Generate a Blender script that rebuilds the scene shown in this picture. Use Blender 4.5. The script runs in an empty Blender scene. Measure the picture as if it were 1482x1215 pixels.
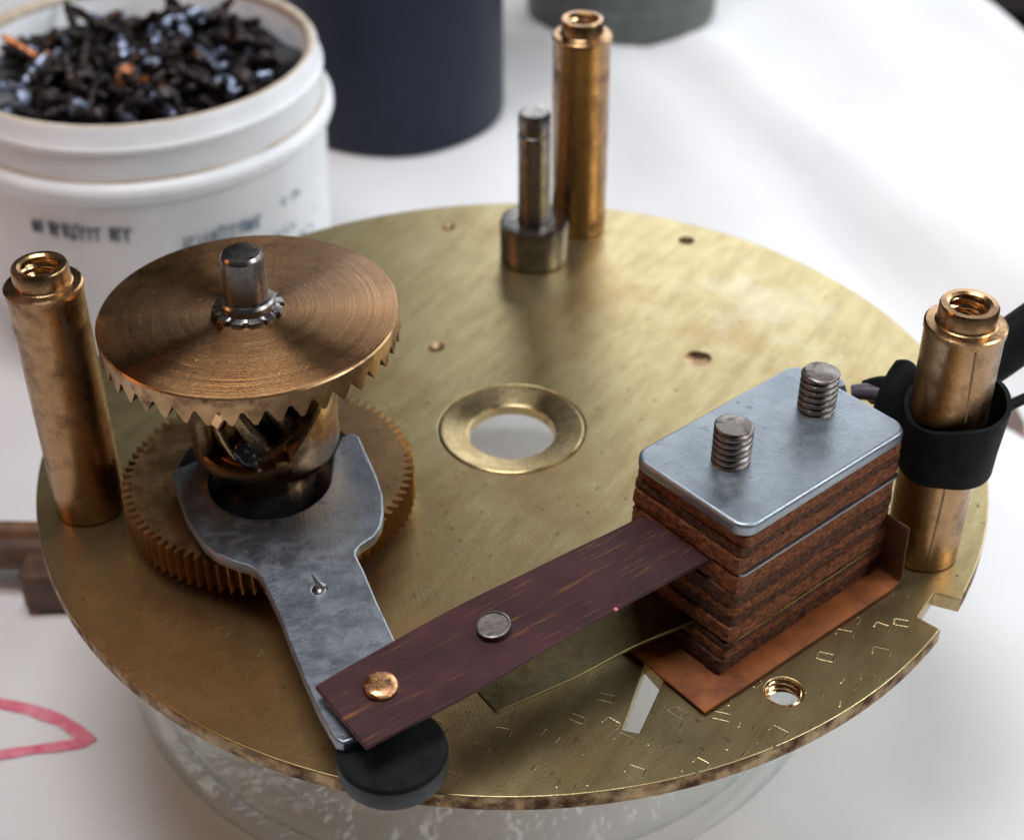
import bpy, bmesh, math, random
from mathutils import Vector, Matrix, noise
PI = math.pi
R = math.radians
rnd = random.Random(7)
sc = bpy.context.scene
C = sc.collection
sc.unit_settings.scale_length = 0.01          # one unit is a centimetre

# ------------------------------------------------------------------ camera
cam = bpy.data.cameras.new('camera')
co = bpy.data.objects.new('camera', cam); C.objects.link(co)
co.matrix_world = Matrix(((0.999969, 0.007819, -0.000062, 0.0),
                          (-0.004741, 0.599953, -0.800021, -13.3407),
                          (-0.006218, 0.799997, 0.599972, 10.1302),
                          (0, 0, 0, 1)))
cam.sensor_width = 36; cam.sensor_fit = 'HORIZONTAL'
cam.lens = 2244.4 / 1482 * 36
cam.clip_start = 0.1; cam.clip_end = 500
cam.dof.use_dof = True; cam.dof.focus_distance = 13.4; cam.dof.aperture_fstop = 0.36
sc.camera = co
sc.view_settings.view_transform = 'Standard'; sc.view_settings.look = 'None'
sc.view_settings.exposure = 0.0; sc.view_settings.gamma = 1.0
sc.render.engine = 'CYCLES'
sc.cycles.sample_clamp_indirect = 6

# ------------------------------------------------------------------ light
w = bpy.data.worlds.new('World'); sc.world = w; w.use_nodes = True
w.node_tree.nodes['Background'].inputs[0].default_value = (0.58, 0.52, 0.50, 1)
w.node_tree.nodes['Background'].inputs[1].default_value = 0.05

def area(name, loc, target, sx, sy, power, col):
    l = bpy.data.lights.new(name, 'AREA'); l.shape = 'RECTANGLE'; l.size = sx; l.size_y = sy
    l.energy = power; l.color = col
    o = bpy.data.objects.new(name, l); C.objects.link(o); o.location = loc
    o.rotation_euler = (Vector(target) - Vector(loc)).to_track_quat('-Z', 'Y').to_euler()
    return o
area('window_light', (37, 22, 19), (1, 1, 0), 20, 22, 7600, (0.90, 0.95, 1.0))
area('far_window_light', (15, 44, 17), (1, 2, -2), 36, 28, 9500, (0.92, 0.96, 1.0))
area('overhead_fill_light', (-5, -1, 46), (-4, -1, 0), 20, 20, 15000, (0.95, 0.96, 1.0))  # unseen overhead fill, added to light the cloth evenly
area('side_window_light', (32, -8, 26), (0, 2, 0), 14, 14, 8000, (0.95, 0.97, 1.0))
area('room_lamp', (-34, -5, 15), (-2, -1, 0), 1.3, 2.2, 1300, (1.0, 0.36, 0.10))

# ------------------------------------------------------------------ materials
def nodes(name):
    m = bpy.data.materials.new(name); m.use_nodes = True
    nt = m.node_tree; b = nt.nodes['Principled BSDF']
    return m, nt, b
def ramp(nt, fac, stops):
    r = nt.nodes.new('ShaderNodeValToRGB'); nt.links.new(fac, r.inputs[0])
    el = r.color_ramp.elements
    el[0].position = stops[0][0]; el[0].color = (*stops[0][1], 1)
    el[1].position = stops[-1][0]; el[1].color = (*stops[-1][1], 1)
    for p, c in stops[1:-1]:
        e = el.new(p); e.color = (*c, 1)
    return r.outputs[0]
def coords(nt, scale=(1, 1, 1), rot=(0, 0, 0)):
    t = nt.nodes.new('ShaderNodeTexCoord'); m = nt.nodes.new('ShaderNodeMapping')
    m.inputs['Scale'].default_value = scale
    if any(rot):
        m0 = nt.nodes.new('ShaderNodeMapping'); m0.inputs['Rotation'].default_value = tuple(-a for a in rot)
        nt.links.new(t.outputs['Object'], m0.inputs[0]); nt.links.new(m0.outputs[0], m.inputs[0])
    else: nt.links.new(t.outputs['Object'], m.inputs[0])
    return m.outputs[0]
def noise_tex(nt, vec, s, det=5, rough=.6, dist=0):
    n = nt.nodes.new('ShaderNodeTexNoise'); n.inputs['Scale'].default_value = s
    n.inputs['Detail'].default_value = det; n.inputs['Roughness'].default_value = rough
    n.inputs['Distortion'].default_value = dist
    nt.links.new(vec, n.inputs['Vector']); return n.outputs['Fac']
def mix(nt, fac, a, b, mode='MIX'):
    m = nt.nodes.new('ShaderNodeMix'); m.data_type = 'RGBA'; m.blend_type = mode
    if isinstance(fac, float): m.inputs[0].default_value = fac
    else: nt.links.new(fac, m.inputs[0])
    for i, v in ((6, a), (7, b)):
        if isinstance(v, tuple): m.inputs[i].default_value = (*v, 1)
        else: nt.links.new(v, m.inputs[i])
    return m.outputs[2]
def math_node(nt, op, a, b=0.0, clamp=False):
    m = nt.nodes.new('ShaderNodeMath'); m.operation = op; m.use_clamp = clamp
    for i, v in ((0, a), (1, b)):
        if isinstance(v, (int, float)): m.inputs[i].default_value = v
        else: nt.links.new(v, m.inputs[i])
    return m.outputs[0]
def bump(nt, b, h, strength, dist=.01):
    n = nt.nodes.new('ShaderNodeBump'); n.inputs['Strength'].default_value = strength
    n.inputs['Distance'].default_value = dist
    nt.links.new(h, n.inputs['Height']); nt.links.new(n.outputs[0], b.inputs['Normal'])

def metal(name, c1, c2, rough=(.25, .45), scale=3, scratch=.0, aniso=0, tarnish=None, tscale=1.2, tpos=(.5, .7), bscale=40, bstr=.15, brush=None, metallic=1.0):
    m, nt, b = nodes(name)
    v = coords(nt)
    n1 = noise_tex(nt, v, scale)
    col = ramp(nt, n1, [(.32, c1), (.68, c2)])
    rbase = ramp(nt, noise_tex(nt, v, scale * 2.3, 6), [(.3, (rough[0],) * 3), (.7, (rough[1],) * 3)])
    met = None
    if tarnish:
        tn = noise_tex(nt, v, tscale, 7, .65)
        tf = ramp(nt, tn, [(tpos[0], (0, 0, 0)), (tpos[1], (1, 1, 1))])
        col = mix(nt, tf, col, tarnish)
        rbase = mix(nt, tf, rbase, (min(1, rough[1] + .25),) * 3)
    nt.links.new(col, b.inputs['Base Color']); nt.links.new(rbase, b.inputs['Roughness'])
    b.inputs['Metallic'].default_value = metallic
    h = noise_tex(nt, v, bscale, 4, .7)
    if scratch:
        s1 = noise_tex(nt, coords(nt, (2.5, 60, 4), (0, 0, .6)), 1.6, 2)
        s2 = noise_tex(nt, coords(nt, (60, 2.5, 4), (0, 0, .15)), 1.3, 2)
        h = math_node(nt, 'ADD', h, math_node(nt, 'MULTIPLY', math_node(nt, 'ADD', s1, s2), scratch))
    if brush == 'circle':
        t = nt.nodes.new('ShaderNodeTexCoord'); vm = nt.nodes.new('ShaderNodeVectorMath'); vm.operation = 'MULTIPLY'
        vm.inputs[1].default_value = (1, 1, 0); nt.links.new(t.outputs['Object'], vm.inputs[0])
        ln = nt.nodes.new('ShaderNodeVectorMath'); ln.operation = 'LENGTH'; nt.links.new(vm.outputs[0], ln.inputs[0])
        cmb = nt.nodes.new('ShaderNodeCombineXYZ'); nt.links.new(ln.outputs['Value'], cmb.inputs[0])
        rn = noise_tex(nt, cmb.outputs[0], 30, 6, .9)
        h = math_node(nt, 'ADD', math_node(nt, 'MULTIPLY', h, .25), math_node(nt, 'MULTIPLY', rn, 1.6))
        col2 = mix(nt, ramp(nt, rn, [(.40, (0, 0, 0)), (.62, (.8, .8, .8))]), col, tuple(c * .42 for c in c1))
        nt.links.new(col2, b.inputs['Base Color'])
    if aniso:
        b.inputs['Anisotropic'].default_value = aniso; b.inputs['Anisotropic Rotation'].default_value = .25
        tg = nt.nodes.new('ShaderNodeTangent'); tg.direction_type = 'RADIAL'; tg.axis = 'Z'
        nt.links.new(tg.outputs[0], b.inputs['Tangent'])
    bump(nt, b, h, bstr, .01)
    return m

def dull(name, c1, c2, rough=.7, scale=6, bscale=30, bstr=.3, bdist=.02, spec=.4, stretch=(1, 1, 1), rot=(0, 0, 0), pos=(.35, .65)):
    m, nt, b = nodes(name)
    v = coords(nt, stretch, rot)
    nt.links.new(ramp(nt, noise_tex(nt, v, scale, 7, .68), [(pos[0], c1), (pos[1], c2)]), b.inputs['Base Color'])
    b.inputs['Roughness'].default_value = rough; b.inputs['Specular IOR Level'].default_value = spec
    bump(nt, b, noise_tex(nt, v, bscale, 6, .7), bstr, bdist)
    return m

M = {}
# base plate: olive brass with brown tarnish patches and long fine scratches
def plate_mat():
    m, nt, b = nodes('tarnished_brass_plate')
    v = coords(nt)
    big = noise_tex(nt, v, .42, 5, .6)
    mid = noise_tex(nt, v, 2.2, 7, .7)
    streak = noise_tex(nt, coords(nt, (.8, 4, 1), (0, 0, 1.0)), 1.2, 6, .7)
    col = ramp(nt, streak, [(.3, (.36, .28, .135)), (.5, (.46, .375, .19)), (.72, (.54, .46, .255))])
    f2 = ramp(nt, mid, [(.45, (0, 0, 0)), (.8, (.4, .4, .4))])
    col = mix(nt, f2, col, (.36, .235, .09))
    f3 = ramp(nt, big, [(.5, (0, 0, 0)), (.72, (.75, .75, .75))])
    col = mix(nt, f3, col, (.33, .18, .065))
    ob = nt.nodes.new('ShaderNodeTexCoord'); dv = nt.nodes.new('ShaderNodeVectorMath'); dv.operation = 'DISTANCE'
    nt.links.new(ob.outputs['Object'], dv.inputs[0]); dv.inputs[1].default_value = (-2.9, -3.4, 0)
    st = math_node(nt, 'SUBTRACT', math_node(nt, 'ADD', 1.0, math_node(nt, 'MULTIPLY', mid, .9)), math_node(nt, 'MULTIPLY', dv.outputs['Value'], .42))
    col = mix(nt, math_node(nt, 'MULTIPLY', st, .9, True), col, (.40, .225, .09))  # browner front-left: tarnish, plus the plate's darker reflection there put into the colour
    spots = noise_tex(nt, v, 9, 3, .5)
    f4 = ramp(nt, spots, [(.66, (0, 0, 0)), (.74, (.7, .7, .7))])
    col = mix(nt, f4, col, (.20, .10, .04))
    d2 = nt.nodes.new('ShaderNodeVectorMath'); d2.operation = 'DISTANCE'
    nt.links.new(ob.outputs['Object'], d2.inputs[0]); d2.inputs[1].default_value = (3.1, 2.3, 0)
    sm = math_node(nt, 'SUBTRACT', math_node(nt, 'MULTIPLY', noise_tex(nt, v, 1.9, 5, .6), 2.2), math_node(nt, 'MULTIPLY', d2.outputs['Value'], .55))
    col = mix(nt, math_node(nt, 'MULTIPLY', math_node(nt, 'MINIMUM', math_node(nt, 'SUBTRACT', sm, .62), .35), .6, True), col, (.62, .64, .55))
    nt.links.new(col, b.inputs['Base Color'])
    b.inputs['Metallic'].default_value = .92
    rr = ramp(nt, mid, [(.3, (.27,) * 3), (.75, (.37,) * 3)])
    nt.links.new(rr, b.inputs['Roughness'])
    s1 = noise_tex(nt, coords(nt, (1.5, 70, 4), (0, 0, .75)), 1.6, 2)
    s2 = noise_tex(nt, coords(nt, (70, 1.5, 4), (0, 0, .25)), 1.3, 2)
    h = math_node(nt, 'ADD', math_node(nt, 'MULTIPLY', noise_tex(nt, v, 30, 5, .7), .8), math_node(nt, 'MULTIPLY', math_node(nt, 'ADD', s1, s2), .6))
    bump(nt, b, h, .22, .012)
    return m
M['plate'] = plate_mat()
M['plate_shade'] = metal('shaded_burr_brass', (.16, .11, .055), (.24, .17, .08), (.5, .6), 5)  # darker brass that paints the shaded side of each punch mark
M['plate_edge'] = metal('stained_brass_edge', (.30, .19, .10), (.45, .33, .18), (.4, .6), 5, tarnish=(.13, .07, .04), tscale=4, tpos=(.42, .62), bscale=22, bstr=.4)
M['ring'] = metal('turned_brass_bush', (.60, .45, .22), (.70, .55, .30), (.22, .32), 3, aniso=.75, brush='circle', bstr=.12)
M['post'] = metal('bronzed_brass_post', (.34, .20, .095), (.46, .28, .14), (.20, .32), 2.5, tarnish=(.12, .065, .035), tscale=2.6, tpos=(.48, .72), bscale=26, bstr=.22)
M['post_bright'] = metal('bright_brass_thread', (.72, .45, .22), (.80, .55, .30), (.12, .24), 4, bstr=.12)
M['post_dark'] = metal('dark_bore', (.16, .10, .05), (.24, .15, .08), (.3, .5), 4)
M['crown'] = metal('lathe_turned_brass', (.36, .185, .078), (.46, .255, .115), (.22, .30), 2.2, aniso=.93, brush='circle', bscale=90, bstr=.45)
M['tooth'] = metal('worn_gear_brass', (.36, .22, .11), (.50, .33, .17), (.28, .42), 5, tarnish=(.15, .08, .05), tscale=4, tpos=(.5, .7), bstr=.2)
M['spur'] = metal('orange_gear_brass', (.34, .20, .09), (.46, .29, .14), (.26, .4), 3, tarnish=(.24, .13, .06), tscale=2, tpos=(.5, .75), bstr=.2, scratch=.3)
M['hub'] = metal('oily_brass_hub', (.36, .21, .11), (.52, .34, .18), (.18, .3), 3, tarnish=(.10, .06, .035), tscale=1.8, tpos=(.45, .65), bscale=12, bstr=.35)
M['black_oil'] = metal('oily_dark_steel', (.035, .035, .04), (.09, .09, .10), (.10, .25), 5, bscale=8, bstr=.5, metallic=.8)
M['oily_gear'] = metal('oily_bronze_gear', (.22, .16, .10), (.50, .34, .19), (.10, .22), 4, tarnish=(.03, .03, .03), tscale=2.5, tpos=(.50, .62), bscale=10, bstr=.5)
M['steel'] = metal('grey_steel', (.21, .24, .275), (.32, .35, .395), (.34, .48), 2.5, tarnish=(.17, .17, .18), tscale=5, tpos=(.52, .75), bscale=24, bstr=.28, scratch=.5)
M['zinc'] = metal('zinc_clamp_plate', (.29, .33, .37), (.41, .455, .50), (.36, .52), 2.5, tarnish=(.22, .23, .25), tscale=7, tpos=(.60, .75), bscale=26, bstr=.25, scratch=.3)
M['steel_dark'] = metal('dark_machined_steel', (.17, .16, .16), (.30, .28, .26), (.22, .36), 4, bstr=.15, tarnish=(.10, .06, .05), tscale=3, tpos=(.55, .75))
M['screw'] = metal('grey_screw_steel', (.19, .17, .155), (.30, .27, .25), (.32, .46), 8, tarnish=(.10, .08, .065), tscale=8, tpos=(.5, .7), bstr=.3)
M['copper'] = metal('copper_rivet', (.62, .30, .13), (.75, .42, .22), (.2, .35), 9, tarnish=(.30, .14, .07), tscale=7, tpos=(.5, .7), bscale=20, bstr=.5)
M['leaf'] = metal('dull_brass_leaf', (.15, .12, .055), (.22, .18, .085), (.3, .45), 3, tarnish=(.14, .09, .04), tscale=3, tpos=(.5, .7), bstr=.2)
M['white_metal'] = metal('bright_sliver', (.85, .85, .85), (.9, .9, .9), (.2, .3), 4)

def fibre_mat(nm, c1, c2, c3):
    m, nt, b = nodes(nm)
    v = coords(nt)
    a = noise_tex(nt, coords(nt, (1, 1, 1.8)), 15, 10, .8)
    col = ramp(nt, a, [(.36, c1), (.5, c2), (.63, c3)])
    nt.links.new(col, b.inputs['Base Color']); b.inputs['Roughness'].default_value = .75
    b.inputs['Specular IOR Level'].default_value = .3
    bump(nt, b, noise_tex(nt, v, 36, 8, .8), .9, .022)
    return m
M['fibre'] = fibre_mat('orange_brown_fibre', (.045, .012, .005), (.22, .070, .026), (.42, .165, .07))
M['fibre_brown'] = fibre_mat('brown_fibre', (.025, .009, .005), (.10, .038, .019), (.24, .10, .05))
M['fibre_smooth'] = dull('brown_fibre_dark', (.07, .022, .01), (.17, .06, .025), .5, 8, 18, .5, .02)
def strip_mat():
    m, nt, b = nodes('lacquered_brown_strip')
    v = coords(nt, (1, 13, 1), (0, 0, R(32)))
    a = noise_tex(nt, v, 1.5, 7, .72)
    base = ramp(nt, noise_tex(nt, coords(nt), 2.2, 6, .6), [(.3, (.032, .010, .012)), (.7, (.068, .021, .023))])
    f = ramp(nt, a, [(.57, (0, 0, 0)), (.70, (.7, .7, .7))])
    col = mix(nt, f, base, (.27, .105, .03))
    nt.links.new(col, b.inputs['Base Color'])
    b.inputs['Roughness'].default_value = .38; b.inputs['Specular IOR Level'].default_value = .28
    bump(nt, b, noise_tex(nt, v, 8, 6, .7), .25, .015)
    return m
M['strip'] = strip_mat()
M['paper'] = dull('orange_fibre_paper', (.15, .042, .012), (.36, .11, .028), .6, 2.5, 30, .25, .01, spec=.25)
M['paper_shade'] = dull('shaded_fibre_paper', (.07, .024, .011), (.12, .042, .018), .6, 5, 30, .25, .01, spec=.25)  # darker copy of the paper: shade on the upright flap put into colour
M['rubber'] = dull('black_rubber', (.005, .006, .006), (.013, .015, .015), .65, 5, 25, .4, .012, spec=.10)
M['rubber_rim'] = dull('grey_black_rubber', (.012, .016, .017), (.026, .033, .034), .5, 5, 25, .2, .01, spec=.4)
M['tube'] = dull('grey_purple_sleeve', (.07, .06, .075), (.13, .11, .13), .45, 5, 20, .2, .01)
M['plastic_white'] = dull('white_tub_plastic', (.74, .75, .76), (.80, .81, .82), .38, 1.5, 3, .1, .03, spec=.45)
M['stain'] = dull('brown_rim_stain', (.50, .37, .24), (.78, .72, .62), .5, 1.2)
M['ink'] = dull('dark_label_ink', (.02, .035, .06), (.05, .07, .10), .6, 8)
M['ink_blue'] = dull('blue_grey_label_ink', (.10, .15, .21), (.30, .36, .42), .6, 8)
M['navy'] = dull('navy_blue_enamel', (.006, .009, .024), (.012, .016, .036), .5, .5, 2, .1, .05, spec=.3)
M['grey_can'] = dull('grey_green_can', (.085, .095, .085), (.12, .13, .12), .5, 2, 3, .2, .05)
M['wood'] = dull('dark_floor', (.008, .007, .007), (.015, .012, .012), .7)
M['red_print'] = dull('red_printed_line', (.72, .12, .20), (.85, .32, .40), .8, 6)
M['bush_brown'] = dull('brown_painted_part', (.10, .045, .02), (.24, .12, .06), .45, 2.5, 8, .3, .03)
M['bush_dark'] = dull('dark_brown_part', (.05, .028, .02), (.15, .075, .045), .5, 2.5, 8, .3, .03)
def cloth_mat():
    m, nt, b = nodes('white_tablecloth')
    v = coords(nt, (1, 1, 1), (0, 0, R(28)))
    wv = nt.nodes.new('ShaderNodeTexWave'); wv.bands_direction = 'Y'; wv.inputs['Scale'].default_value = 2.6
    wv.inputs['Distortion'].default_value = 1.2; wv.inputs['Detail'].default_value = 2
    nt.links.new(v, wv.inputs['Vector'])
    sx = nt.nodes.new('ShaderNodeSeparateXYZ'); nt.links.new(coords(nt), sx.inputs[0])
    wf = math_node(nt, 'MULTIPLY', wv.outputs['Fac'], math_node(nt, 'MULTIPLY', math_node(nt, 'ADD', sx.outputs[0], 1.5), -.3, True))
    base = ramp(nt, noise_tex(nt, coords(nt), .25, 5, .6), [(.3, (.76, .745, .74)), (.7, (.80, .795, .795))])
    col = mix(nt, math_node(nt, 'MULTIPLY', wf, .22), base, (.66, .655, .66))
    nt.links.new(col, b.inputs['Base Color']); b.inputs['Roughness'].default_value = .8
    b.inputs['Specular IOR Level'].default_value = .2
    bump(nt, b, math_node(nt, 'ADD', wf, noise_tex(nt, coords(nt), 14, 5)), .08, .02)
    return m
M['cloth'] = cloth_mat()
def glass_mat():
    m = bpy.data.materials.new('thin_jar_glass'); m.use_nodes = True; nt = m.node_tree
    nt.nodes.clear()
    out = nt.nodes.new('ShaderNodeOutputMaterial')
    tr = nt.nodes.new('ShaderNodeBsdfTransparent'); gl = nt.nodes.new('ShaderNodeBsdfGlossy')
    gl.inputs['Roughness'].default_value = .05; gl.inputs['Color'].default_value = (.95, 1, .98, 1)
    lw = nt.nodes.new('ShaderNodeLayerWeight'); lw.inputs['Blend'].default_value = .35
    nt.links.new(ramp(nt, lw.outputs['Facing'], [(.70, (.992, .995, .992)), (.97, (.36, .46, .41))]), tr.inputs['Color'])
    l2 = nt.nodes.new('ShaderNodeLayerWeight'); l2.inputs['Blend'].default_value = .5
    fr = nt.nodes.new('ShaderNodeMath'); fr.operation = 'MULTIPLY_ADD'; fr.inputs[1].default_value = .75; fr.inputs[2].default_value = .03
    nt.links.new(math_node(nt, 'POWER', l2.outputs['Facing'], 5.0), fr.inputs[0])
    bp = nt.nodes.new('ShaderNodeBump'); bp.inputs['Strength'].default_value = .35; bp.inputs['Distance'].default_value = .12
    nt.links.new(noise_tex(nt, coords(nt), 1.8, 3), bp.inputs['Height'])
    for s in (gl, l2): nt.links.new(bp.outputs[0], s.inputs['Normal'])
    mx = nt.nodes.new('ShaderNodeMixShader')
    nt.links.new(fr.outputs[0], mx.inputs[0]); nt.links.new(tr.outputs[0], mx.inputs[1]); nt.links.new(gl.outputs[0], mx.inputs[2])
    nt.links.new(mx.outputs[0], out.inputs[0])
    return m
M['glass'] = glass_mat()

# ------------------------------------------------------------------ helpers
def link(name, bm, mat, parent=None, smooth=None, loc=None, flat_caps=False):
    me = bpy.data.meshes.new(name)
    bmesh.ops.recalc_face_normals(bm, faces=bm.faces[:])
    bm.to_mesh(me); bm.free()
    for m_ in (mat if isinstance(mat, (list, tuple)) else [mat]): me.materials.append(M[m_] if isinstance(m_, str) else m_)
    o = bpy.data.objects.new(name, me); C.objects.link(o)
    if parent: o.parent = parent
    if loc: o.location = loc
    if smooth is not None:
        me.shade_smooth()
        if smooth < 180: me.set_sharp_from_angle(angle=R(smooth))
        if flat_caps:                                   # flat faces stay flat, only the rounded rim is smooth
            ez = {}
            for p_ in me.polygons:
                fl = abs(p_.normal.z) > .999
                if fl: p_.use_smooth = False
                for ek in p_.edge_keys: ez.setdefault(ek, []).append(fl)
            for ed in me.edges:
                v_ = ez[ed.key]
                if any(v_) and not all(v_): ed.use_edge_sharp = True
    return o
def tag(o, label=None, cat=None, group=None, kind=None):
    for k, v in (('label', label), ('category', cat), ('group', group), ('kind', kind)):
        if v: o[k] = v
    return o
def thing(name, label, cat, loc=(0, 0, 0), rz=0, group=None):
    o = bpy.data.objects.new(name, None); o.empty_display_size = .2; C.objects.link(o)
    o.location = loc; o.rotation_euler = (0, 0, rz)
    return tag(o, label, cat, group)
def lathe(bm, prof, segs=64, c=(0, 0, 0), mi=0, close=False):
    """prof: (r, z) list from one axis end to the other"""
    rings = []
    for r, z in prof:
        if r < 1e-6: rings.append([bm.verts.new((c[0], c[1], c[2] + z))])
        else: rings.append([bm.verts.new((c[0] + r * math.cos(2 * PI * i / segs), c[1] + r * math.sin(2 * PI * i / segs), c[2] + z)) for i in range(segs)])
    prs = list(zip(rings, rings[1:]))
    if close: prs.append((rings[-1], rings[0]))
    for a, b in prs:
        for i in range(segs):
            j = (i + 1) % segs
            vs = [a[i % len(a)], a[j % len(a)], b[j % len(b)], b[i % len(b)]]
            u = []
            for v_ in vs:
                if v_ not in u: u.append(v_)
            if len(u) > 2:
                f = bm.faces.new(u); f.material_index = mi
    return bm
def polar(bm, fn, nr, na, c=(0, 0, 0)):
    """surface of nr rings; fn(k, angle) -> (r, z)"""
    rings = []
    for k in range(nr):
        rings.append([])
        for i in range(na):
            a = 2 * PI * i / na; r, z = fn(k, a)
            rings[-1].append(bm.verts.new((c[0] + r * math.cos(a), c[1] + r * math.sin(a), c[2] + z)))
    for a, b in zip(rings, rings[1:]):
        for i in range(na): bm.faces.new((a[i], a[(i + 1) % na], b[(i + 1) % na], b[i]))
    return rings
def prism(bm, pts, z0, z1):
    lo = [bm.verts.new((x, y, z0)) for x, y in pts]; hi = [bm.verts.new((x, y, z1)) for x, y in pts]
    n = len(pts)
    for i in range(n): bm.faces.new((lo[i], lo[(i + 1) % n], hi[(i + 1) % n], hi[i]))
    bm.faces.new(lo[::-1]); bm.faces.new(hi)
    return bm
def box(bm, c, s, mat=None):
    r = bmesh.ops.create_cube(bm, size=1)
    for v in r['verts']:
        v.co = Vector((v.co.x * s[0], v.co.y * s[1], v.co.z * s[2]))
        if mat: v.co = mat @ v.co
        v.co += Vector(c)
def bevel(o, w, seg=2, ang=35):
    m = o.modifiers.new('bevel', 'BEVEL'); m.width = w; m.segments = seg; m.limit_method = 'ANGLE'; m.angle_limit = R(ang)
    m.harden_normals = False
    return o
def rrect(L, W, r, n=6):
    pts = []
    for cx, cy, a0 in ((L / 2 - r, W / 2 - r, 0), (-L / 2 + r, W / 2 - r, 90), (-L / 2 + r, -W / 2 + r, 180), (L / 2 - r, -W / 2 + r, 270)):
        for i in range(n + 1):
            a = R(a0 + 90 * i / n); pts.append((cx + r * math.cos(a), cy + r * math.sin(a)))
    return pts
def flat(outer, holes, z0, z1, bev=.012):
    """2D outline with holes -> solid bmesh, by way of a filled curve"""
    cu = bpy.data.curves.new('tmp', 'CURVE'); cu.dimensions = '2D'; cu.fill_mode = 'BOTH'
    for pts in [outer] + holes:
        s = cu.splines.new('POLY'); s.points.add(len(pts) - 1); s.use_cyclic_u = True
        for p, q in zip(s.points, pts): p.co = (q[0], q[1], 0, 1)
    cu.extrude = (z1 - z0) / 2 - bev; cu.bevel_depth = bev; cu.bevel_resolution = 2; cu.offset = -bev
    ob = bpy.data.objects.new('tmp', cu)
    me = ob.to_mesh(); bm = bmesh.new(); bm.from_mesh(me); ob.to_mesh_clear()
    bpy.data.objects.remove(ob); bpy.data.curves.remove(cu)
    bmesh.ops.remove_doubles(bm, verts=bm.verts[:], dist=1e-4)
    for v in bm.verts: v.co.z += (z0 + z1) / 2
    return bm
def circ(cx, cy, r, n=64): return [(cx + r * math.cos(2 * PI * i / n), cy + r * math.sin(2 * PI * i / n)) for i in range(n)]
def tri(t): t = t % 1.0; return 1 - abs(2 * t - 1)
def thread(bm, r0, amp, pitch, z0, z1, segs=40, per=8, c=(0, 0, 0), fade=0.0, cap=True, chamf=.03):
    nz = max(3, int((z1 - z0) / pitch * per)); rings = []
    for k in range(nz + 1):
        z = z0 + (z1 - z0) * k / nz; ring = []
        for i in range(segs):
            a = 2 * PI * i / segs
            t = tri(z / pitch - i / segs); t = min(1, t * 1.5)
            amp2 = amp
            if fade and z < z0 + fade: amp2 = 0
            r = r0 + amp2 * (t - 1)
            if chamf and z > z1 - abs(chamf): r -= chamf * (z - z1 + abs(chamf)) / abs(chamf)
            ring.append(bm.verts.new((c[0] + r * math.cos(a), c[1] + r * math.sin(a), c[2] + z)))
        rings.append(ring)
    for a, b in zip(rings, rings[1:]):
        for i in range(segs): bm.faces.new((a[i], a[(i + 1) % segs], b[(i + 1) % segs], b[i]))
    if cap:
        cv = bm.verts.new((c[0], c[1], c[2] + z1 + .004))
        for i in range(segs): bm.faces.new((rings[-1][i], rings[-1][(i + 1) % segs], cv))
    return rings
def tube(bm, pts, r, segs=14, flatness=1.0, cap=True):
    P = [Vector(p) for p in pts]
    # smooth with Catmull-Rom
    Q = []
    for i in range(len(P) - 1):
        p0 = P[max(i - 1, 0)]; p1 = P[i]; p2 = P[i + 1]; p3 = P[min(i + 2, len(P) - 1)]
        for k in range(6):
            t = k / 6; Q.append(.5 * ((2 * p1) + (p2 - p0) * t + (2 * p0 - 5 * p1 + 4 * p2 - p3) * t * t + (3 * p1 - p0 - 3 * p2 + p3) * t ** 3))
    Q.append(P[-1]); rings = []
    for i, q in enumerate(Q):
        d = (Q[min(i + 1, len(Q) - 1)] - Q[max(i - 1, 0)]).normalized()
        s = d.cross(Vector((0, 0, 1))).normalized(); u = s.cross(d)
        rr = r(i / (len(Q) - 1)) if callable(r) else r
        rings.append([bm.verts.new(q + s * rr * flatness * math.cos(2 * PI * j / segs) + u * rr * math.sin(2 * PI * j / segs)) for j in range(segs)])
    for a, b in zip(rings, rings[1:]):
        for j in range(segs): bm.faces.new((a[j], a[(j + 1) % segs], b[(j + 1) % segs], b[j]))
    if cap: bm.faces.new(rings[0][::-1]); bm.faces.new(rings[-1])

# ------------------------------------------------------------------ setting: tabletop, cloth, floor
TZ = -3.6
e = Vector((.323, -.946, 0)); nrm = Vector((-.946, -.323, 0)); P0 = Vector((10.81, 20.9, 0))
def table_sheet(bm, z, inset, drop, relief=0.0):
    ts = [0, .25, .5, 1, 2, 3, 4.5] + [6 + .55 * i for i in range(50)] + [36, 44, 60]
    ss = [-70, -50, -35] + [-24 + .6 * i for i in range(100)] + [42, 60]
    g = []
    for s_ in ss:
        row = []
        if drop:
            p = P0 + e * s_ - nrm * .25
            row.append(bm.verts.new((p.x, p.y, z - drop)))
        for t_ in ts:
            p = P0 + e * s_ + nrm * (t_ + inset); h = 0
            if relief:
                a = p.x * .80 + p.y * .38
                d = math.hypot(p.x + .4, p.y - .7); k = min(1, max(0, (d - 4.6) / 2))
                far = min(1, max(0, (p.x - .5) / 4))
                h = relief * k * (noise.noise(Vector((a * .55, p.y * .07 - p.x * .1, 3))) * (.25 + far) + .25 * noise.noise(Vector((p.x * .6, p.y * .5, 8))))
            row.append(bm.verts.new((p.x, p.y, z + h - (.06 if t_ == 0 and drop else 0))))
        g.append(row)
    for a, b in zip(g, g[1:]):
        for i in range(len(a) - 1): bm.faces.new((a[i], a[i + 1], b[i + 1], b[i]))
bm = bmesh.new(); table_sheet(bm, TZ, 0, 6, .5)
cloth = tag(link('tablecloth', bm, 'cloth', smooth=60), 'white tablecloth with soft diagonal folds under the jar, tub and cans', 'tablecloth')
cloth['kind'] = 'structure'
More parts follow.
